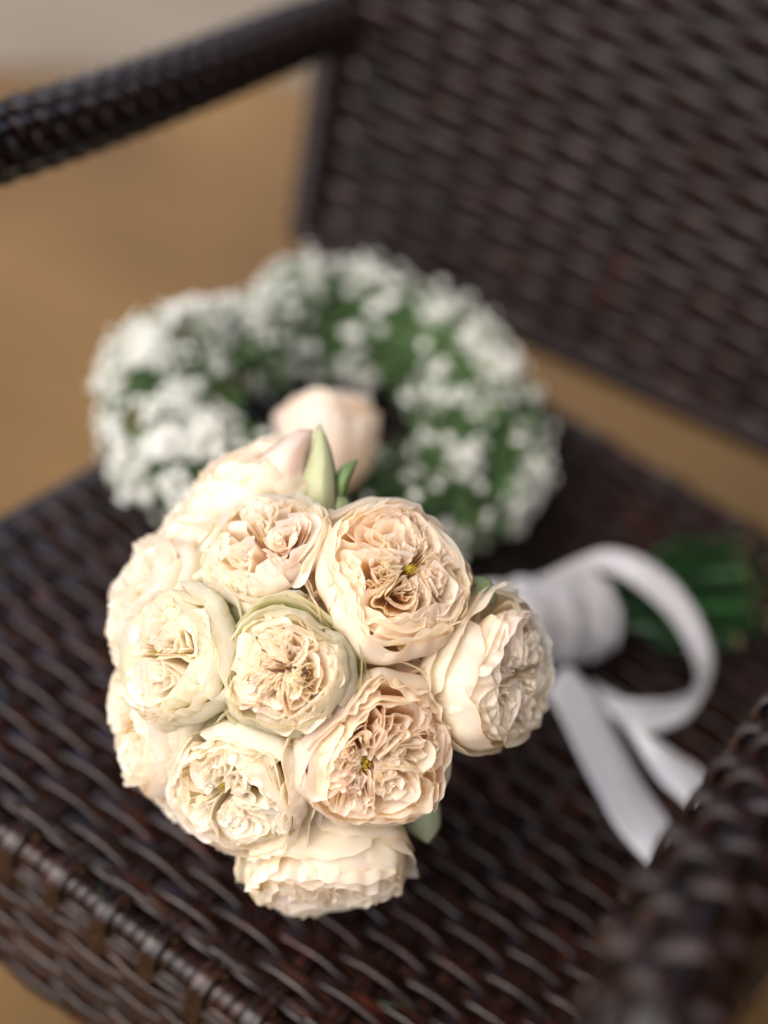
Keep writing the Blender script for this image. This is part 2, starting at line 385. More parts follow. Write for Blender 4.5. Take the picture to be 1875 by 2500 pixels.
def woven_tube(name, pts, r, parent=None, stakes=12, lab=None, pitch=0.0098, amp=0.0018):
    parent = parent or chair; path = bez(pts, 300); L = np.concatenate([[0], np.cumsum(np.linalg.norm(np.diff(path, axis=0), axis=1))])
    core = bag_obj(name, [tube(bez(pts, 60), r * 0.9, 14, (0, 0.3, 1))], parent, FRAME)
    if lab: core['label'] = lab
    def frame(Ls):
        C_ = np.stack([np.interp(Ls, L, path[:, i]) for i in range(3)], -1); T = norm(np.gradient(C_, axis=0))
        A1 = norm(np.cross(T, [0.05, 0.2, 1.0])); return C_, A1, np.cross(T, A1)
    for s in range(stakes):
        Ls = np.linspace(0, L[-1], max(30, int(L[-1] / pitch * 5))); C_, A1, A2 = frame(Ls); th = 2 * np.pi * (s + 0.5 * 0) / stakes
        Nn = A1 * math.cos(th) + A2 * math.sin(th)
        rr = r - 0.0010 * np.cos(np.pi * (Ls / pitch + (s + 0.0) / stakes + s))
        V, F, U = sweep(C_ + Nn * rr[:, None], Nn, strand_profile(min(0.0062, 2 * np.pi * r / stakes * 0.7), 0.0026, 6)); link('stake', mesh_np('stake', V, F, uv=U), core, WICK)
    n = int(L[-1] / pitch * stakes * 6); Ls = np.linspace(0, L[-1], n); C_, A1, A2 = frame(Ls); th = 2 * np.pi * Ls / pitch
    Nn = A1 * np.cos(th)[:, None] + A2 * np.sin(th)[:, None]
    k = th * stakes / (2 * np.pi); rr = r + amp * np.cos(np.pi * (k + (th / (2 * np.pi)) * (0 if stakes % 2 else 1)))
    V, F, U = sweep(C_ + Nn * rr[:, None], Nn, strand_profile(pitch * 0.86, 0.0028, 6))
    link('winding', mesh_np('winding', V, F, uv=U), core, WICK); return core
def P2(px, py, z): return at_z(px, py, z)
woven_tube('armrest', [P2(-420, 500, 0.232), P2(-120, 385, 0.225), P2(200, 285, 0.212), P2(500, 175, 0.203), P2(740, 80, 0.200), P2(840, 52, 0.196)], 0.0175, lab='far armrest, nearly black in its own shade')
woven_tube('armrest', [P2(1550, 2760, 0.235), P2(1562, 2600, 0.252), P2(1607, 2480, 0.258), P2(1667, 2300, 0.258), P2(1797, 2085, 0.252), P2(1937, 1870, 0.245), P2(2120, 1580, 0.228), P2(2380, 1250, 0.21)], 0.0190, stakes=8, pitch=0.0125, amp=0.0030, lab='near armrest with pinkish highlights on its weave')
for (x, y, dx, dy) in ((-0.437, 0.462, 0, 0), (-0.022, 0.462, 0, 0), (-0.468, 0.985, -0.01, 0.03), (0.03, 0.985, 0.01, 0.03)):
    woven_tube('leg', [(x, y, -0.01), (x + dx / 2, y + dy / 2, -0.2), (x + dx, y + dy, FZ)], 0.013, stakes=8)
woven_tube('arm_post', [(-0.492, 0.50, 0.232), (-0.46, 0.475, 0.1), (-0.437, 0.462, -0.01)], 0.013, stakes=8)
woven_tube('arm_post', [P2(1550, 2760, 0.235), (-0.02, 0.345, 0.17), (-0.02, 0.40, 0.07), (-0.02, 0.455, -0.012)], 0.013, stakes=8)

# ------------------------------------------------------------------ rose geometry
CREAM = np.array([0.975, 0.915, 0.83]); APR = np.array([0.995, 0.80, 0.46]); BLUSH = np.array([0.975, 0.86, 0.79]); WHITE = np.array([0.965, 0.94, 0.89])
GREEN = np.array([0.60, 0.64, 0.30]); ORANGE = np.array([0.98, 0.58, 0.24])
def sm(x, a, b):
    t = np.clip((x - a) / (b - a), 0, 1); return t * t * (3 - 2 * t)
def waves(rg, t, lo, hi, n=4):
    o = 0
    for i in range(n):
        f = rg.uniform(lo, hi); o = o + rg.normal() * np.sin(f * t * math.pi + rg.uniform(0, 6.28))
    return o / math.sqrt(n)

class Rose:
    """local axis +Z is where the bloom looks; rim radius 1"""
    def __init__(s, seed, dome=0.30, sink=0.12, sectors=5, levels=7, tint='cream', green=0.0, flare=0.0, ruffle=1.0, eye=(0.0, 0.0), cup=0.85, guards=13, outer_in=0.0, incurve=.35):
        s.rg = np.random.default_rng(seed); s.__dict__.update(dome=dome, sink=sink, sectors=sectors, levels=levels, tint=tint, green=green, flare=flare, ruffle=ruffle, eye=np.array(eye), cup=cup, guards=guards, oi=outer_in, incurve=incurve)
        s.wp = s.rg.uniform(0, 6.28, 8); s.petals = []; s.inner = []
        s.guard(); s.middle(); s.core()
    def face(s, r):
        r = np.clip(r, 0, 1.2); return s.dome * (1 - r ** 2.4) - s.sink * np.exp(-(r / 0.28) ** 2)
    def warp(s, P):
        w = s.wp; x, y = P[..., 0].copy(), P[..., 1].copy(); Q = P.copy()
        Q[..., 0] = x + 0.055 * np.sin(3.1 * y + w[0]) + 0.03 * np.sin(5.3 * x + w[1]) ; Q[..., 1] = y + 0.055 * np.sin(3.4 * x + w[2]) + 0.03 * np.sin(5.7 * y + w[3])
        Q[..., 0] += 0.014 * np.sin(9 * y + 2 * x + w[6]); Q[..., 1] += 0.014 * np.sin(8.3 * x - 3 * y + w[7]); Q[..., 2] += 0.05 * np.sin(2.6 * x + w[4]) * np.cos(2.2 * y + w[5]) ; return Q
    def base_col(s):
        rg = s.rg
        if s.tint == 'peach': e, b = 0.6 * CREAM + 0.4 * np.array([0.99, 0.85, 0.73]), APR * .85 + ORANGE * .15
        elif s.tint == 'blush': e, b = 0.7 * WHITE + 0.3 * BLUSH, BLUSH * 0.6 + APR * 0.4
        elif s.tint == 'white': e, b = 0.75 * WHITE + 0.25 * CREAM, CREAM * 0.4 + np.array([0.98, 0.86, 0.60]) * 0.6
        else: e, b = CREAM, 0.5 * APR + 0.5 * CREAM
        j = rg.normal(0, 0.012, 3); return np.clip(e + j, 0, 0.95), np.clip(b + j, 0, 0.95)
    def push(s, P, uu, vv, inner, e, b, dark_edge=0.0, gr=None):
        nr, nc = P.shape[:2]; P = s.warp(P)
        t = np.clip(vv, 0, 1)[..., None]; C = b + (e - b) * sm(t, 0.42, 1.0)
        C = C + (ORANGE * 0.9 - C) * (1 - sm(t, 0.0, 0.40)) * 0.4
        if gr is not None: C = C + (GREEN - C) * gr[..., None]
        if dark_edge: C = C * (1 - dark_edge * (sm(t, 0.965, 1.0)) * np.array([0.12, 0.26, 0.38]))
        (s.inner if inner else s.petals).append((P.reshape(-1, 3), grid_faces(nr, nc), C.reshape(-1, 3), np.stack([uu, vv], -1).reshape(-1, 2)))
    def guard(s):
        rg = s.rg; n = s.guards
        for i in range(n):
            ring = i // max(1, (n + 1) // 2); ph = i * 2.39996 + rg.normal(0, 0.15)
            nr, nc = 14, 25; v = np.linspace(0, 1, nr)[:, None]; u = np.linspace(-1, 1, nc)[None]
            W = rg.uniform(0.75, 1.02) * (1 - 0.12 * ring); ww = (0.35 + 0.65 * sm(v, 0, 0.5)) * np.sqrt(np.clip(1 - 0.25 * sm(v, .7, 1), 0, 1))
            drop = 0.16 * np.abs(u) ** 2.6 + 0.018 * waves(rg, u, 1, 3); drop = drop - drop.min() * 0.3; vv = v * (1 - drop * 0.8)
            R0 = (1.06, 1.0)[ring] + rg.normal(0, 0.012); top = rg.uniform(-0.42, -0.02) if ring == 0 else rg.uniform(0.0, 0.13); fl = s.flare * rg.uniform(0.3, 1.3) + (rg.uniform(0.05, 0.45) if ring == 0 else 0)
            oi_ = 0 if ring == 0 else 1
            zz = -s.cup + (s.cup + top) * vv ** 1.35
            rr = R0 * (0.10 + 0.90 * np.sin(np.clip(vv * 1.22, 0, 1.75) * math.pi / 2 * 0.98) ** 0.85)
            rr = rr - oi_ * (0.07 + s.oi * rg.uniform(0.5, 1.4)) * sm(vv, 0.80, 1.0) + fl * sm(vv, 0.72, 1.0) ** 1.5 * 0.35
            zz = zz - fl * sm(vv, 0.8, 1.0) * 0.18
            rr = rr + 0.013 * waves(rg, u, 1, 4) * sm(v, 0.4, 1.0) + 0.012 * waves(rg, u * 1.3 + v, 1, 3)
            zz = zz + 0.012 * waves(rg, u, 2, 6) * v
            an = ph + u * W * ww; P = np.stack([rr * np.cos(an), rr * np.sin(an), zz + 0 * an], -1)
            e, b = s.base_col(); g = s.green * (0.30 + 0.70 * (1 - sm(vv, 0.45, 1.0))) * (0.6 + 0.6 * rg.random()) * (1.0 if ring == 0 else 0.55)
            if s.green > 0.5: g = g + 0.25 * sm(vv, 0.9, 1.0)
            s.push(P, u * 0.5 + 0 * v + 0.5, vv + 0 * u, False, e, 0.6 * e + 0.4 * b, 0.7, np.clip(g + 0 * u, 0, 0.9))
    def middle(s):
        rg = s.rg; n = 22
        for i in range(n):
            f = i / n; ph = i * 2.39996 * 1.03 + rg.normal(0, 0.2); Rm = 0.96 - 0.26 * f + rg.normal(0, 0.02)
            nr, nc = 10, 29; v = np.linspace(0, 1, nr)[:, None] ** 0.8; u = np.linspace(-1, 1, nc)[None]
            W = rg.uniform(0.38, 0.72); cut = 0.18 * np.abs(u) ** 2.2 + 0.02 * waves(rg, u, 1, 3); vv = v * (1 - np.clip(cut, -0.1, 0.5) * 0.7)
            top = s.face(Rm * 0.85) + rg.uniform(-0.03, 0.08)
            zz = -0.6 + (0.6 + top) * vv ** 1.2; lean = rg.uniform(-0.16, 0.03) if rg.random() > s.incurve else rg.uniform(-0.34, -0.18)
            rr = Rm * (0.15 + 0.85 * np.sin(np.clip(vv * 1.15, 0, 1) * math.pi / 2) ** 0.8) + lean * sm(vv, 0.7, 1.0)
            amp = 0.023 * s.ruffle * sm(v, 0.45, 1.0)
            rr = rr + amp * waves(rg, u, 1.5, 5) + 0.05 * np.abs(u) ** 2 * sm(v, .6, 1.)
            zz = zz + 0.6 * amp * waves(rg, u, 1.5, 5)
            an = ph + u * W * (0.5 + 0.5 * sm(v, 0, 0.5)); P = np.stack([rr * np.cos(an), rr * np.sin(an), zz + 0 * an], -1)
            e, b = s.base_col(); s.push(P, u * 0.4 + 0 * v + 0.5, vv + 0 * u, i >= 9, e, b, 0.15, np.clip(s.green * 0.25 * (1 - f) + 0 * an, 0, 1))
    def core(s):
        rg = s.rg; ns = s.sectors; th0 = rg.uniform(0, 6.28); hs = np.full(ns, math.pi / ns) * rg.uniform(0.75, 1.25, ns); hs *= math.pi / hs.sum()
        a = th0
        for k in range(ns):
            half = hs[k]; mid = a + half; a += 2 * half; K = s.levels + 1 + rg.integers(-1, 2); rmax = rg.uniform(0.74, 0.90)
            for j in range(K):
                f = j / max(1, K - 1); f = f ** 0.9
                rk = rmax * (1 - f) + 0.30 * f + rg.normal(0, 0.03); yk = rk * math.sin(min(half, 1.2)) * (0.80 - 0.62 * f) * rg.uniform(0.85, 1.12)
                m_ = mid + rg.normal(0, 0.17) * (0.4 + f); r0 = 0.025 + 0.09 * f + rg.uniform(0, 0.03)
                nc = 41; u = np.linspace(-1, 1, nc); au = np.abs(u); trim = rg.uniform(0.72, 1.0, 2); tt = np.where(u < 0, trim[0], trim[1]) * au
                x = r0 + (rk - r0) * np.cos(tt * math.pi / 2) ** 0.75; y = yk * np.sign(u) * np.sin(math.pi * tt ** 0.85) ** 0.75
                ruf = s.ruffle * (0.019 + 0.012 * rg.random()); d1 = ruf * waves(rg, u, 1.5, 5.0) + 0.03 * waves(rg, u, .4, 1.6, 2); d2 = ruf * waves(rg, u, 1.5, 5.0) + 0.03 * waves(rg, u, .4, 1.6, 2); d3 = ruf * 0.9 * waves(rg, u, 1.0, 4.5)
                ex = np.cos(m_) * (x + d1) - np.sin(m_) * (y + d2); ey = np.sin(m_) * (x + d1) + np.cos(m_) * (y + d2)
                ex, ey = ex + s.eye[0] * (1 - x), ey + s.eye[1] * (1 - x)
                r_ = np.hypot(x, y); crest = 0.05 * np.cos(np.clip(np.abs(y) / (yk + 1e-3), 0, 1) * 1.2)
                ez = s.face(r_) + rg.normal(0, 0.022) + d3 + crest - 0.05
                vs = np.array([0, .35, .58, .72, .83, .91, .96, 1.0])[:, None]
                bx, by, bz = ex * 0.34, ey * 0.34, -0.27
                fx = vs ** 0.75; X = bx + (ex - bx) * fx; Y = by + (ey - by) * fx; Z = bz + (ez - bz) * vs ** 1.25
                # lip rolls away from the fold's inside
                tx, ty = np.gradient(ex), np.gradient(ey); ln = np.hypot(tx, ty) + 1e-6; nx, ny = ty / ln, -tx / ln
                if nx[nc // 2] * math.cos(m_) + ny[nc // 2] * math.sin(m_) < 0: nx, ny = -nx, -ny
                roll = rg.uniform(-0.02, 0.09) * (0.6 + 0.6 * np.sin(u * rg.uniform(2, 6) + rg.uniform(0, 6))); q = sm(vs, 0.80, 1.0) ** 1.3
                X = X + nx * roll * q; Y = Y + ny * roll * q; Z = Z - np.abs(roll) * 0.35 * q
                e, b = s.base_col(); P = np.stack([X, Y, Z + 0 * X], -1)
                s.push(P, (u * 0.5 + 0.5)[None] + 0 * vs, vs + 0 * u[None], True, e, b, 0.12)
        for j in range(1):          # loose small petals standing round the eye
            nc, nr = 13, 8; u = np.linspace(-1, 1, nc)[None]; v = np.linspace(0, 1, nr)[:, None]; ph = rg.uniform(0, 6.28); r0 = rg.uniform(0.10, 0.5); ln = rg.uniform(0.16, 0.30); wd = rg.uniform(0.06, 0.13)
            x = r0 + ln * (v - 0.5) * rg.choice([-1, 1]) ; y = wd * u * np.sin(math.pi * (0.12 + 0.8 * v)) ** 0.6
            z = s.face(np.hypot(x, y)) - 0.05 + 0.06 * u ** 2 + 0.04 * np.sin(3 * v + ph) - 0.12 * (1 - v)
            P = np.stack([np.cos(ph) * x - np.sin(ph) * y + s.eye[0], np.sin(ph) * x + np.cos(ph) * y + s.eye[1], z + 0 * y], -1)
            e, b = s.base_col(); s.push(P, u * 0.3 + 0.5 + 0 * v, 0.35 + 0.6 * v + 0 * u, True, e, b, 0.4)

def xf(V, R, S, T): return (np.asarray(V) * S) @ R.T + T

bouquet = link('rose_bouquet', None, None, None, 'round bouquet of cream and blush garden roses tied with white satin ribbon', 'bouquet')
vz = M[:, 2]; vxr = M[:, 0]; vyu = M[:, 1]
# px, py of the bloom, radius in px, radial lift (m), extra tilt (towards right, towards up of the picture), options
ROSES = [
 (648, 1330, 178, .000, (-.05, .02), dict(seed=11, tint='blush', dome=0.41, sink=0.02, green=.8, ruffle=.8, sectors=3, levels=8, eye=(.1, -.05), outer_in=.05), 'pale blush rose with a greenish rim'),
 (968, 1415, 216, .004, (.05, .02), dict(seed=22, tint='peach', incurve=.08, dome=0.37, sink=0.06, green=.12, ruffle=1.0, sectors=5, levels=8), 'largest peach rose, widely open with yellow eye'),
 (440, 1600, 190, .006, (-.15, .05), dict(seed=33, tint='white', incurve=.15, dome=0.39, sink=0.02, green=.8, ruffle=.9, sectors=5, levels=7), 'cream rose turned to the left'),
 (702, 1640, 170, .010, (-.12, .05), dict(seed=44, tint='cream', dome=0.33, sink=0.06, green=1.25, ruffle=1.0, sectors=7, levels=6, cup=1.0, outer_in=.08), 'yellowish cream rose with green outer petals'),
 (925, 1835, 208, .004, (.05, .05), dict(seed=55, tint='peach', incurve=.1, dome=0.41, sink=0.07, green=.15, ruffle=1.1, sectors=6, levels=7, eye=(-.2, -.05)), 'ruffled peach rose below the largest one'),
 (575, 1935, 195, .002, (-.1, .0), dict(seed=66, tint='white', incurve=.15, dome=0.33, sink=0.10, green=.15, ruffle=.95, sectors=4, levels=8, eye=(0, .2)), 'white rose at the lower left of the dome'),
 (1215, 1655, 196, .006, (.38, -.12), dict(seed=77, tint='cream', dome=0.29, sink=0.08, green=.25, ruffle=1.1, sectors=5, levels=7, cup=1.05), 'rose turned away to the right'),
 (790, 2140, 205, .004, (.05, -.2), dict(seed=88, tint='cream', dome=0.27, sink=0.06, green=.15, ruffle=1.1, sectors=5, levels=7, cup=1.05), 'lowest rose, facing down to the seat'),
 (610, 1135, 195, -.004, (-.10, .45), dict(seed=99, tint='cream', dome=0.37, sink=0.06, green=.1, ruffle=.5, sectors=4, levels=6), 'rose at the back seen over the blush rose'),
 (328, 1450, 185, -.005, (-.4, .2), dict(seed=101, tint='blush', dome=0.37, sink=0.06, green=.3, ruffle=.5, sectors=4, levels=5), None),
 (322, 1770, 200, -.005, (-.5, .0), dict(seed=112, tint='cream', dome=0.37, sink=0.06, green=.2, ruffle=.5, sectors=4, levels=5), None),
 (450, 1225, 165, -.010, (-.3, .3), dict(seed=123, tint='blush', dome=0.37, sink=0.06, green=.2, ruffle=.5, sectors=4, levels=5), None),
 (420, 1990, 170, -.010, (-.3, -.3), dict(seed=134, tint='white', dome=0.37, sink=0.06, green=.2, ruffle=.9, sectors=4, levels=5), None),
]
n_pet = 0
BIND = at_z(1190, 1545, 0.040)               # where the stems come together
def place_rose(p, n, rad, opts, label, roll):
    global n_pet
    rz = Rose(**opts)
    zax = norm(n); xax = norm(np.cross(vyu, zax)); yax = np.cross(zax, xax); cr, sr = math.cos(roll), math.sin(roll)
    R = np.stack([xax * cr + yax * sr, -xax * sr + yax * cr, zax], -1)
    T = p
    b = Bag()
    for V, F, C, U in rz.inner: b.add(xf(V, R, rad, T), F, C, U)
    # calyx and receptacle below the bloom
    root = link('rose', None, bouquet); root['label'] = label or 'rose at the shaded back of the dome'
    me = b.mesh('inner_petals'); link('inner_petals', me, root, PETAL, kind='stuff')
    for V, F, C, U in rz.petals:
        link('petal', mesh_np('petal', xf(V, R, rad, T), F, C, uv=U), root, PETAL)
        n_pet += 1
    rg = rz.rg; cb = Bag()
    for k in range(5):
        a = k * 1.2566; v = np.linspace(0, 1, 7)[:, None]; u = np.linspace(-1, 1, 5)[None]
        r_ = 0.1 + 0.45 * v; an = a + u * 0.55 * np.sin(math.pi * (0.25 + 0.72 * v)) / (0.5 + v); zc = -rz.cup - 0.05 + 0.12 * v ** 2
        P = np.stack([r_ * np.cos(an), r_ * np.sin(an), zc + 0 * an], -1).reshape(-1, 3); cb.add(xf(P, R, rad, T), grid_faces(7, 5), np.array([.16, .26, .08]), np.zeros((35, 2)))
    th = np.linspace(0, 2 * np.pi, 10, endpoint=False); prof = [(-rz.cup - .28, .06), (-rz.cup - .2, .16), (-rz.cup - .05, .2), (-rz.cup + .05, .1)]
    P = np.array([[r_ * math.cos(t), r_ * math.sin(t), z_] for z_, r_ in prof for t in th]); cb.add(xf(P, R, rad, T), grid_faces(4, 10, True), np.array([.16, .26, .08]), np.zeros((40, 2)))
    link('calyx', cb.mesh('calyx'), root, LEAFM)
    # stamens
    sb = Bag()
    for k in range(opts.get('seed', 0) in (22, 55, 66) and 34 or 5):
        a = rg.uniform(0, 6.28); r_ = 0.075 * math.sqrt(rg.random()); zt = rz.face(0) + rg.uniform(-.14, -.03)
        c0 = np.array([r_ * .5 * math.cos(a), r_ * .5 * math.sin(a), zt - .2]); c1 = np.array([r_ * math.cos(a), r_ * math.sin(a), zt])
        ex = np.array([*rz.eye, 0.]) ; path = np.array([c0, (c0 + c1) / 2, c1, c1 + [0, 0, .012], c1 + [0, 0, .024]]) + ex
        V, F, U = tube(path, np.array([.004, .004, .005, .012, .010]), 5); sb.add(xf(rz.warp(V), R, rad, T), F, None, U)
    link('stamens', sb.mesh('stamens'), root, YEL, kind='stuff')
    base = xf(np.array([[0, 0, -rz.cup - .25]]), R, rad, T)[0]; k = 0.35
    P = bez([base, base - zax * 0.02 + (BIND - base) * 0.2, BIND + norm(base - BIND) * 0.02 + rg.normal(0, .004, 3), BIND + rg.normal(0, .006, 3)], 14); V, F, U = tube(P, 0.0026, 7)
    link('stem', mesh_np('stem', V, F, uv=U), root, STEMM)
    return root
for i, (px, py, rp, lift, tilt, opts, lab) in enumerate(ROSES):
    p, n = on_dome(px, py); n = n + vxr * tilt[0] + vyu * tilt[1] ; n = n / np.linalg.norm(n)
    p = p + (p - BC) / np.linalg.norm(p - BC) * lift
    dist = depth_of(p); place_rose(p, n, rp * dist / FPX * 0.965, opts, lab, 0.0)
# the rose at the far side, soft inside the wreath's opening
pb = at_z(803, 995, 0.112); place_rose(pb, norm(vxr * 0.02 + vyu * 0.95 - vz * 0.20), 0.0235, dict(seed=145, tint='blush', dome=0.37, sink=0.06, green=.12, ruffle=.6, sectors=4, levels=4, cup=2.0, guards=12, outer_in=.32), 'rose at the far side of the dome, seen from behind', 0.4)

# leaves between the roses
def leaf(name, outline, dist, mid_up=0.004, col=(0.16, 0.22, 0.09), parent=bouquet, m=LEAFM, label=None, curl=0.0):
    """outline: left edge list and right edge list of (px, py, depth offset) from base to tip"""
    Lp, Rp = outline; A = np.array([at_d(x, y, dist + d) for x, y, d in Lp]); B = np.array([at_d(x, y, dist + d) for x, y, d in Rp])
    A = bez(A, 16); B = bez(B, 16); u = np.linspace(0, 1, 11)[None, :, None]
    P = A[:, None] * (1 - u) + B[:, None] * u; t = np.linspace(0, 1, 16)[:, None]
    bulge = (np.sin(math.pi * u[..., 0]) * mid_up * np.sin(math.pi * np.clip(t * 0.9 + 0.08, 0, 1)) - 0.0008 * np.exp(-((u[..., 0] - .5) / .06) ** 2)); P = P + vz * bulge[..., None]
    C = (np.array(col) * (1 - .25 * np.abs(u * 2 - 1) ** 6)) * (0.92 + 0.12 * np.random.default_rng(3).random((16, 11, 1))); U = np.stack([np.broadcast_to(u[..., 0], (16, 11)), np.broadcast_to(t, (16, 11))], -1)
    me = mesh_np(name, P.reshape(-1, 3), grid_faces(16, 11), C.reshape(-1, 3), uv=U.reshape(-1, 2)); o = link(name, me, parent, m, label=label)
    md = o.modifiers.new('thickness', 'SOLIDIFY'); md.thickness = 0.0004; return o
d0 = depth_of(BC)
leaf('leaf', ([(790, 1290, 0), (735, 1245, 0), (728, 1185, 0), (752, 1110, .002), (770, 1042, .006)], [(812, 1290, 0), (822, 1240, -.004), (822, 1185, -.005), (812, 1110, -.002), (784, 1034, .006)]), d0 - 0.050, 0.008, (0.42, 0.44, 0.25), label='pale green pointed sepal beside the back rose')
leaf('guard_petal', ([(640, 1225, 0), (606, 1180, 0), (628, 1120, 0), (690, 1072, 0), (732, 1046, .002)], [(745, 1230, 0), (750, 1180, -.003), (752, 1120, -.004), (758, 1085, -.002), (764, 1048, .002)]), d0 - 0.046, 0.010, (0.93, 0.82, 0.76), m=PETAL, label='blush outer petal folded back beside the green sepal')
leaf('leaf', ([(808, 1215, 0), (814, 1180, 0), (824, 1150, 0), (845, 1130, 0), (872, 1122, 0)], [(815, 1222, 0), (838, 1212, -.003), (852, 1180, -.003), (864, 1150, -.002), (874, 1123, 0)]), d0 - 0.050, 0.003, (0.12, 0.19, 0.06), label='small dark green leaf standing up between two roses')
leaf('leaf', ([(800, 1330, 0), (775, 1270, 0), (775, 1225, 0), (800, 1200, 0), (822, 1194, 0)], [(815, 1330, 0), (858, 1275, -.002), (858, 1232, -.002), (840, 1205, 0), (826, 1194, 0)]), d0 - 0.050, 0.004, (0.26, 0.33, 0.18), label='rounded grey green leaf above the largest rose')
leaf('leaf', ([(1085, 1530, 0), (1110, 1470, 0), (1128, 1425, 0), (1155, 1407, 0), (1180, 1408, 0)], [(1100, 1535, 0), (1170, 1480, -.002), (1205, 1480, -.002), (1214, 1450, 0), (1196, 1414, 0)]), d0 - 0.068, 0.004, (0.20, 0.25, 0.12), label='rounded olive leaf at the right of the largest rose')
leaf('leaf', ([(980, 1960, 0), (975, 1990, 0), (990, 2022, 0), (1015, 2040, 0), (1043, 2058, 0)], [(1040, 1930, 0), (1068, 1950, -.002), (1075, 1985, -.002), (1072, 2020, 0), (1047, 2056, 0)]), d0 - 0.045, 0.004, (0.33, 0.37, 0.24), label='pale grey green leaf hanging under the ruffled peach rose')

# ------------------------------------------------------------------ handle: satin wrapped stems
HE = at_z(1442, 1497, 0.026); HS = at_z(1150, 1555, 0.040); ax = norm(HE - HS)
stemsb = link('stems', None, bouquet)
rg = np.random.default_rng(5); 
for k in range(14):
    a = rg.uniform(0, 6.28); r_ = 0.016 * math.sqrt(rg.random()); s1 = norm(np.cross(ax, [0, 0, 1])); s2 = np.cross(ax, s1) * -1
    off = s1 * math.cos(a) * r_ + s2 * math.sin(a) * r_
    p0 = HS + off; p1 = HE + off; q = (k + rg.uniform(-.4, .4)) / 13
    p3 = at_z(rg.uniform(1790, 1885), 1325 + 245 * q, rg.uniform(.007, .034)); p2 = at_z(1630 + rg.uniform(-20, 20), 1345 + 230 * q, rg.uniform(.010, .034))
    P = bez([p0, p1, p2, p3], 22); P[:, 2] = np.maximum(P[:, 2], 0.0065); P += 0.0008 * np.sin(np.linspace(0, 9, 22))[:, None] * s1
    V, F, U = tube(P, 0.0022 + 0.0006 * rg.random(), 9); st = link('stem', mesh_np('stem', V, F, uv=U), stemsb, STEMM if k % 2 == 0 else STEMD)
    V, F, U = tube(np.array([P[-1], P[-1] + norm(P[-1] - P[-2]) * 0.0006]), 0.0029, 9); link('cut_end', mesh_np('cut_end', V, F, uv=U), stemsb, CUTM)
# wrap
nt_ = 90; th_n = 48; t = np.linspace(0, 1, nt_)[:, None]; th = np.linspace(0, 2 * np.pi, th_n, endpoint=False)[None]
s1 = norm(np.cross(ax, [0, 0, 1])); s2 = np.cross(s1, ax)
turn = (t * 7.0 + 0.10 * np.sin(th) + 0.03 * np.sin(3 * th)) % 1.0
rr = 0.0214 + 0.0024 * np.abs(turn - 0.5) * 2 + 0.0006 * np.sin(9 * th + 14 * t) + 0.0009 * np.sin(2 * th + 2) + 0.0007 * np.sin(40 * t + 2 * np.sin(th)) + 0.0020 * np.abs(np.sin(11 * t + 1.3 * np.sin(th + 1)))
rr = rr * (1 + 0.10 * (1 - t)) ; rr = rr * np.where(t > 0.985, 0.93, 1.0)
Cc = HS + (HE - HS) * t[..., None][:, 0]; P = Cc[:, None] + s1 * (rr * np.cos(th))[..., None] + s2 * (rr * np.sin(th))[..., None]
P = np.concatenate([P, (HE + 0 * P[-1:]) * 0.6 + P[-1:] * 0.4]); V = P.reshape(-1, 3); F = grid_faces(nt_ + 1, th_n, True)
uvw = np.stack([np.broadcast_to(th / 6.28 * .13, (nt_, th_n)), np.broadcast_to(t, (nt_, th_n))], -1); uvw = np.concatenate([uvw, uvw[-1:]])
link('ribbon_wrap', mesh_np('ribbon_wrap', V, F, uv=uvw.reshape(-1, 2)), bouquet, SATIN)
# ribbon bands: two edges given as picture points with their height over the seat
def C5(x, y): return 1150 + x / 1.7697, 1250 + y / 1.7697
def band(name, A, B, n=60, label=None):
    A = bez([at_z(*C5(x, y), z) for x, y, z in A], n); B = bez([at_z(*C5(x, y), z) for x, y, z in B], n)
    u = np.linspace(0.07, 0.88, 9)[None, :, None]; P = A[:, None] * (1 - u) + B[:, None] * u
    T = np.gradient((A + B) / 2, axis=0); N = norm(np.cross(T, B - A)); t = np.linspace(0, 1, n)
    P = P + N[:, None] * (0.0022 * np.sin(math.pi * u) + 0.0006 * np.sin(u * 9 + (t * 5)[:, None, None]) + (0.0022 * np.sin(t * 7 + 1) + 0.0005 * np.sin(t * 15.7))[:, None, None])
    Lw = np.cumsum(np.linalg.norm(T, axis=1)); U = np.stack([np.broadcast_to(u[..., 0] * 0.02, (n, 9)), np.broadcast_to(Lw[:, None], (n, 9))], -1)
    o = link(name, mesh_np(name, P.reshape(-1, 3), grid_faces(n, 9), uv=U.reshape(-1, 2)), bouquet, SATIN, label=label)
    md = o.modifiers.new('thickness', 'SOLIDIFY'); md.thickness = 0.0003; return o
band('ribbon_loop',
     [(350, 240, .050), (480, 182, .056), (600, 150, .062), (740, 180, .062), (880, 280, .056), (980, 420, .048), (1035, 560, .040), (1048, 650, .032), (1010, 770, .022), (950, 880, .014), (880, 930, .010), (780, 968, .008), (690, 940, .008), (610, 860, .010), (520, 790, .012)],
     [(360, 300, .048), (500, 250, .052), (620, 272, .052), (720, 335, .050), (820, 430, .046), (890, 530, .042), (940, 640, .038), (958, 715, .034), (935, 772, .028), (850, 792, .026), (780, 797, .025), (700, 796, .024), (630, 790, .022), (560, 770, .020), (500, 740, .020)], 110)
band('ribbon_tail',
     [(300, 780, .012), (370, 900, .008), (490, 1130, .010), (600, 1330, .013), (700, 1480, .010), (765, 1572, .008)],
     [(430, 640, .030), (560, 790, .016), (650, 940, .010), (740, 1100, .012), (830, 1265, .014), (868, 1372, .012)], label='long front tail of the ribbon')
band('ribbon_tail',
     [(560, 850, .006), (660, 930, .008), (740, 1060, .009), (830, 1190, .012), (935, 1312, .010)],
     [(600, 810, .010), (740, 945, .012), (860, 1000, .014), (950, 1060, .014), (1022, 1150, .012)], label='short tail of the ribbon beside the loop')
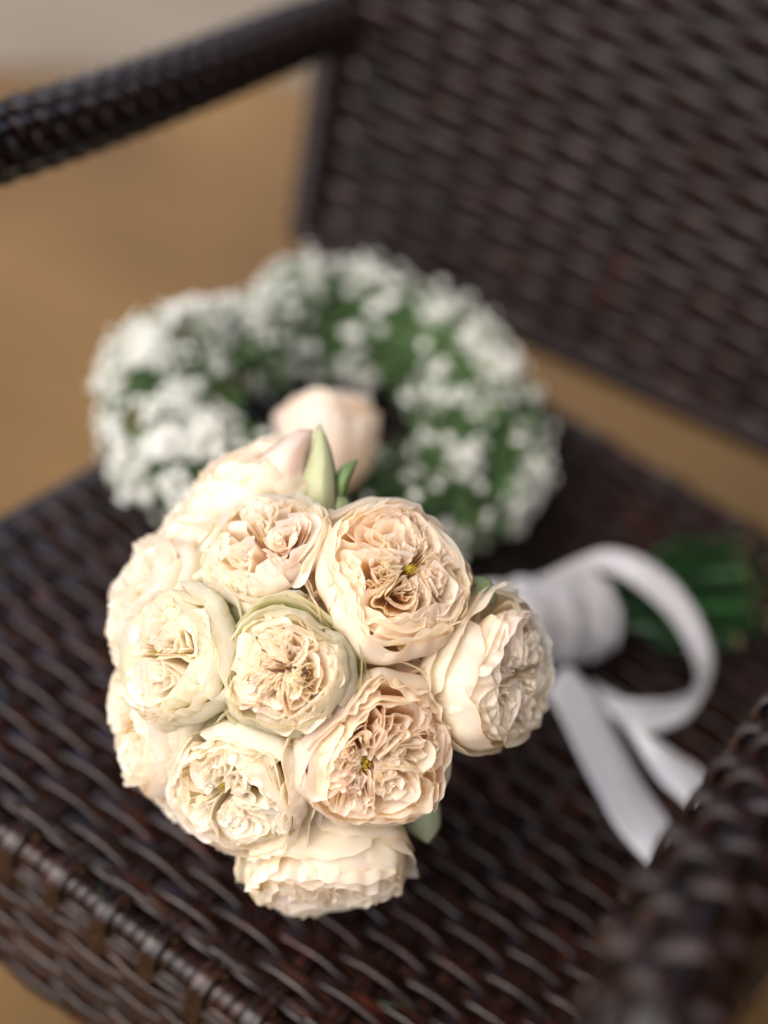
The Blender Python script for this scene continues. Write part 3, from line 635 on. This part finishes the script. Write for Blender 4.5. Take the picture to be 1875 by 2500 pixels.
# ------------------------------------------------------------------ baby's breath wreath
WC = at_z(797, 1018, 0.046); WR, WT = 0.093, 0.038
def ring_r(A):
    d = (np.asarray(A) - math.radians(164) + math.pi) % (2 * math.pi) - math.pi; return WR * (1 - 0.24 * np.exp(-(d / 0.33) ** 2))
def ring_t(A):
    d = (np.asarray(A) - math.radians(166) + math.pi) % (2 * math.pi) - math.pi; return WT * (1 - 0.26 * np.exp(-(d / 0.36) ** 2))
def ring_z(A):
    return -0.010 * np.cos(np.asarray(A) - math.radians(60)) * -1
wreath = link('flower_wreath', None, None, None, "round wreath of tiny white baby's breath flowers lying behind the bouquet", 'wreath')
rg = np.random.default_rng(42)
def floret_mesh(seed, k1=7, k2=5, r=0.0034):
    g = np.random.default_rng(seed); b = Bag()
    for ring, (k, tilt, rr) in enumerate(((k1, 0.35, 1.0), (k2, 0.95, 0.8), (3, 1.35, 0.5))):
        for i in range(k):
            a = i * 6.283 / k + g.uniform(0, .5) + ring * .4; v = np.linspace(0, 1, 3)[:, None]; u = np.linspace(-1, 1, 3)[None]; w_ = rr * r * 0.42 * np.sin(np.array([.35, .8, .5]) * 3.14 / 1.3)[:, None]
            l = rr * r * v; x = l * math.cos(tilt); z = l * math.sin(tilt) + 0.15 * r * u ** 2 + r * .1 * g.normal() * v; y = u * w_
            P = np.stack([x * math.cos(a) - y * math.sin(a), x * math.sin(a) + y * math.cos(a), z + 0 * x * y], -1).reshape(-1, 3); b.add(P, grid_faces(3, 3), np.array([.86, .87, .83]), np.zeros((9, 2)))
    th = np.linspace(0, 6.283, 5, endpoint=False); P = np.array([[q * r * math.cos(t), q * r * math.sin(t), z * r] for z, q in ((-.75, .08), (-.35, .34), (.05, .3)) for t in th]); b.add(P, grid_faces(3, 5, True), np.array([.20, .30, .12]), np.zeros((15, 2)))
    return b
FLO = [floret_mesh(i) for i in range(4)]
FLOM = [f.mesh('floret') for f in FLO]
for m_ in FLOM: m_.materials.append(GYPM)
FLD = [(np.concatenate(f.V), np.concatenate(f.F), np.concatenate(f.C)) for f in FLO]
cl = [(rg.uniform(0, 6.283), rg.uniform(-0.6, 3.7), rg.uniform(.28, .55)) for _ in range(120)]
items = []; stems = Bag()
while len(items) < 2800:
    if rg.random() < 0.92:
        c = cl[rg.integers(len(cl))]; A = c[0] + rg.normal(0, .058); Bt = c[1] + rg.normal(0, .19)
    else: A = rg.uniform(0, 6.283); Bt = rg.uniform(-.7, 3.9)
    rad = np.array([math.cos(A), math.sin(A), 0]); nrm = rad * math.cos(Bt) + np.array([0, 0, 1.]) * math.sin(Bt)
    fluff = 0.70 + 0.35 * rg.random() + (0.25 * rg.random() ** 3 if rg.random() < .3 else 0)
    if math.cos(Bt) < -0.15 and rg.random() < 0.88: continue      # the inner side is mostly green
    r_ = ring_t(A) * fluff; p = WC + rad * ring_r(A) + nrm * r_ + [0, 0, ring_z(A)]
    if p[2] < 0.004: continue
    items.append((p, norm(nrm + rg.normal(0, .35, 3)), rg.uniform(.85, 1.3)))
    if rg.random() < .6:
        q0 = WC + rad * ring_r(A) + [0, 0, ring_z(A)] + nrm * ring_t(A) * .35 + rg.normal(0, .006, 3); V, F, U = tube(bez([q0, (q0 + p) / 2 + rg.normal(0, .003, 3), p - nrm * .002], 5), 0.00055, 4); stems.add(V, F, None, U)
order = np.argsort([depth_of(p) for p, n, s in items])
rest = Bag()
for rank, i in enumerate(order):
    p, n, s_ = items[i]; zax = n; xax = norm(np.cross([.3, .5, .8], zax)); yax = np.cross(zax, xax); R = np.stack([xax, yax, zax], -1); k = int(i) % 4
    if rank % 6 == 0 and rank < 1750:
        o = link('floret', FLOM[k], wreath); o.matrix_world = Matrix([[*(R[0] * s_), p[0]], [*(R[1] * s_), p[1]], [*(R[2] * s_), p[2]], [0, 0, 0, 1]])
    else:
        V, F, C = FLD[k]; rest.add(xf(V, R, s_, p), F, C, np.zeros((len(V), 2)))
link('massed_florets', rest.mesh('massed_florets'), wreath, GYPM, kind='stuff')
link('twigs', stems.mesh('twigs'), wreath, GSTEM, kind='stuff')
core = Bag()
for k in range(330):                        # long green stems bound round the ring, most of them on its inner side
    a0 = rg.uniform(0, 6.283); sp = rg.uniform(.25, 1.3); t = np.linspace(0, 1, 16); A = a0 + sp * t; inner_ = rg.random() < .6
    if inner_ and abs((a0 + sp / 2) % 6.283 - 3.1) < 1.0: continue
    bo = (math.pi * rg.uniform(.55, 1.05) + .8 * (t - .5) if inner_ else rg.uniform(0, 6.283) + 2.4 * t); rr = ring_t(A) * rg.uniform(.35, .85) + .002 * np.sin(t * 9 + k)
    P = np.stack([WC[0] + np.cos(A) * (ring_r(A) + rr * np.cos(bo)), WC[1] + np.sin(A) * (ring_r(A) + rr * np.cos(bo)), np.maximum(WC[2] + ring_z(A) + rr * np.sin(bo), .004)], -1)
    V, F, U = tube(P, rg.uniform(.0005, .0015) , 5); g_ = rg.random(); core.add(V, F, np.array([.05, .12, .03]) * (1 - g_) + np.array([.13, .22, .07]) * g_, U)
for k in range(900):                        # small narrow leaves among the florets
    A = rg.uniform(0, 6.283); Bt = rg.uniform(-.3, 3.6); rad = np.array([math.cos(A), math.sin(A), 0]); nrm = rad * math.cos(Bt) + np.array([0, 0, 1.]) * math.sin(Bt)
    p = WC + rad * ring_r(A) + nrm * ring_t(A) * rg.uniform(.5, .92) + [0, 0, ring_z(A)]; d = norm(nrm + rg.normal(0, .7, 3)); l = rg.uniform(.006, .014); sd = norm(np.cross(d, rg.normal(0, 1, 3))) * l * .14
    v = np.linspace(0, 1, 5)[:, None, None]; u = np.array([-1, 0, 1.])[None, :, None]; P = p + d * l * v + sd * u * np.sin(math.pi * (.08 + .88 * v)) + nrm * (.12 * l * u ** 2)
    g_ = rg.random(); core.add(P.reshape(-1, 3), grid_faces(5, 3), np.array([.05, .13, .03]) * (1 - g_) + np.array([.13, .22, .07]) * g_, np.zeros((15, 2)))
link('ring_stems', core.mesh('ring_stems'), wreath, LEAFM, kind='stuff')
A = np.linspace(0, 6.283, 60); P = np.stack([WC[0] + np.cos(A) * ring_r(A), WC[1] + np.sin(A) * ring_r(A), WC[2] + ring_z(A)], -1); V, F, U = tube(P, WT * .36, 12)
link('inner_ring', mesh_np('inner_ring', V, F, uv=U), wreath, simple('moss_green', (.03, .06, .02), .8))

# ------------------------------------------------------------------ small fallen sprigs
def sprig(pts, lab):
    P = bez([at_z(x, y, z) for x, y, z in pts], 14); V, F, U = tube(P, 0.0006 * np.sin(np.linspace(.5, 2.9, 14)), 6)
    link('green_sprig', mesh_np('green_sprig', V, F, uv=U), None, STEMD, lab, 'sprig')
sprig([(925, 2447, .006), (965, 2455, .007), (1010, 2452, .006)], 'tiny green leaf blade fallen on the wicker seat at its front')
sprig([(250, 2150, .005), (246, 2185, .006), (254, 2222, .005)], 'tiny green twig caught on the woven front edge of the seat')

for o in sc.objects:
    if o.type == 'MESH' and o.name.startswith(('petal', 'inner_petals')):
        pass
print('petals', n_pet, 'objects', len(sc.objects), 'tris', sum(len(m.polygons) * 2 for m in bpy.data.meshes))
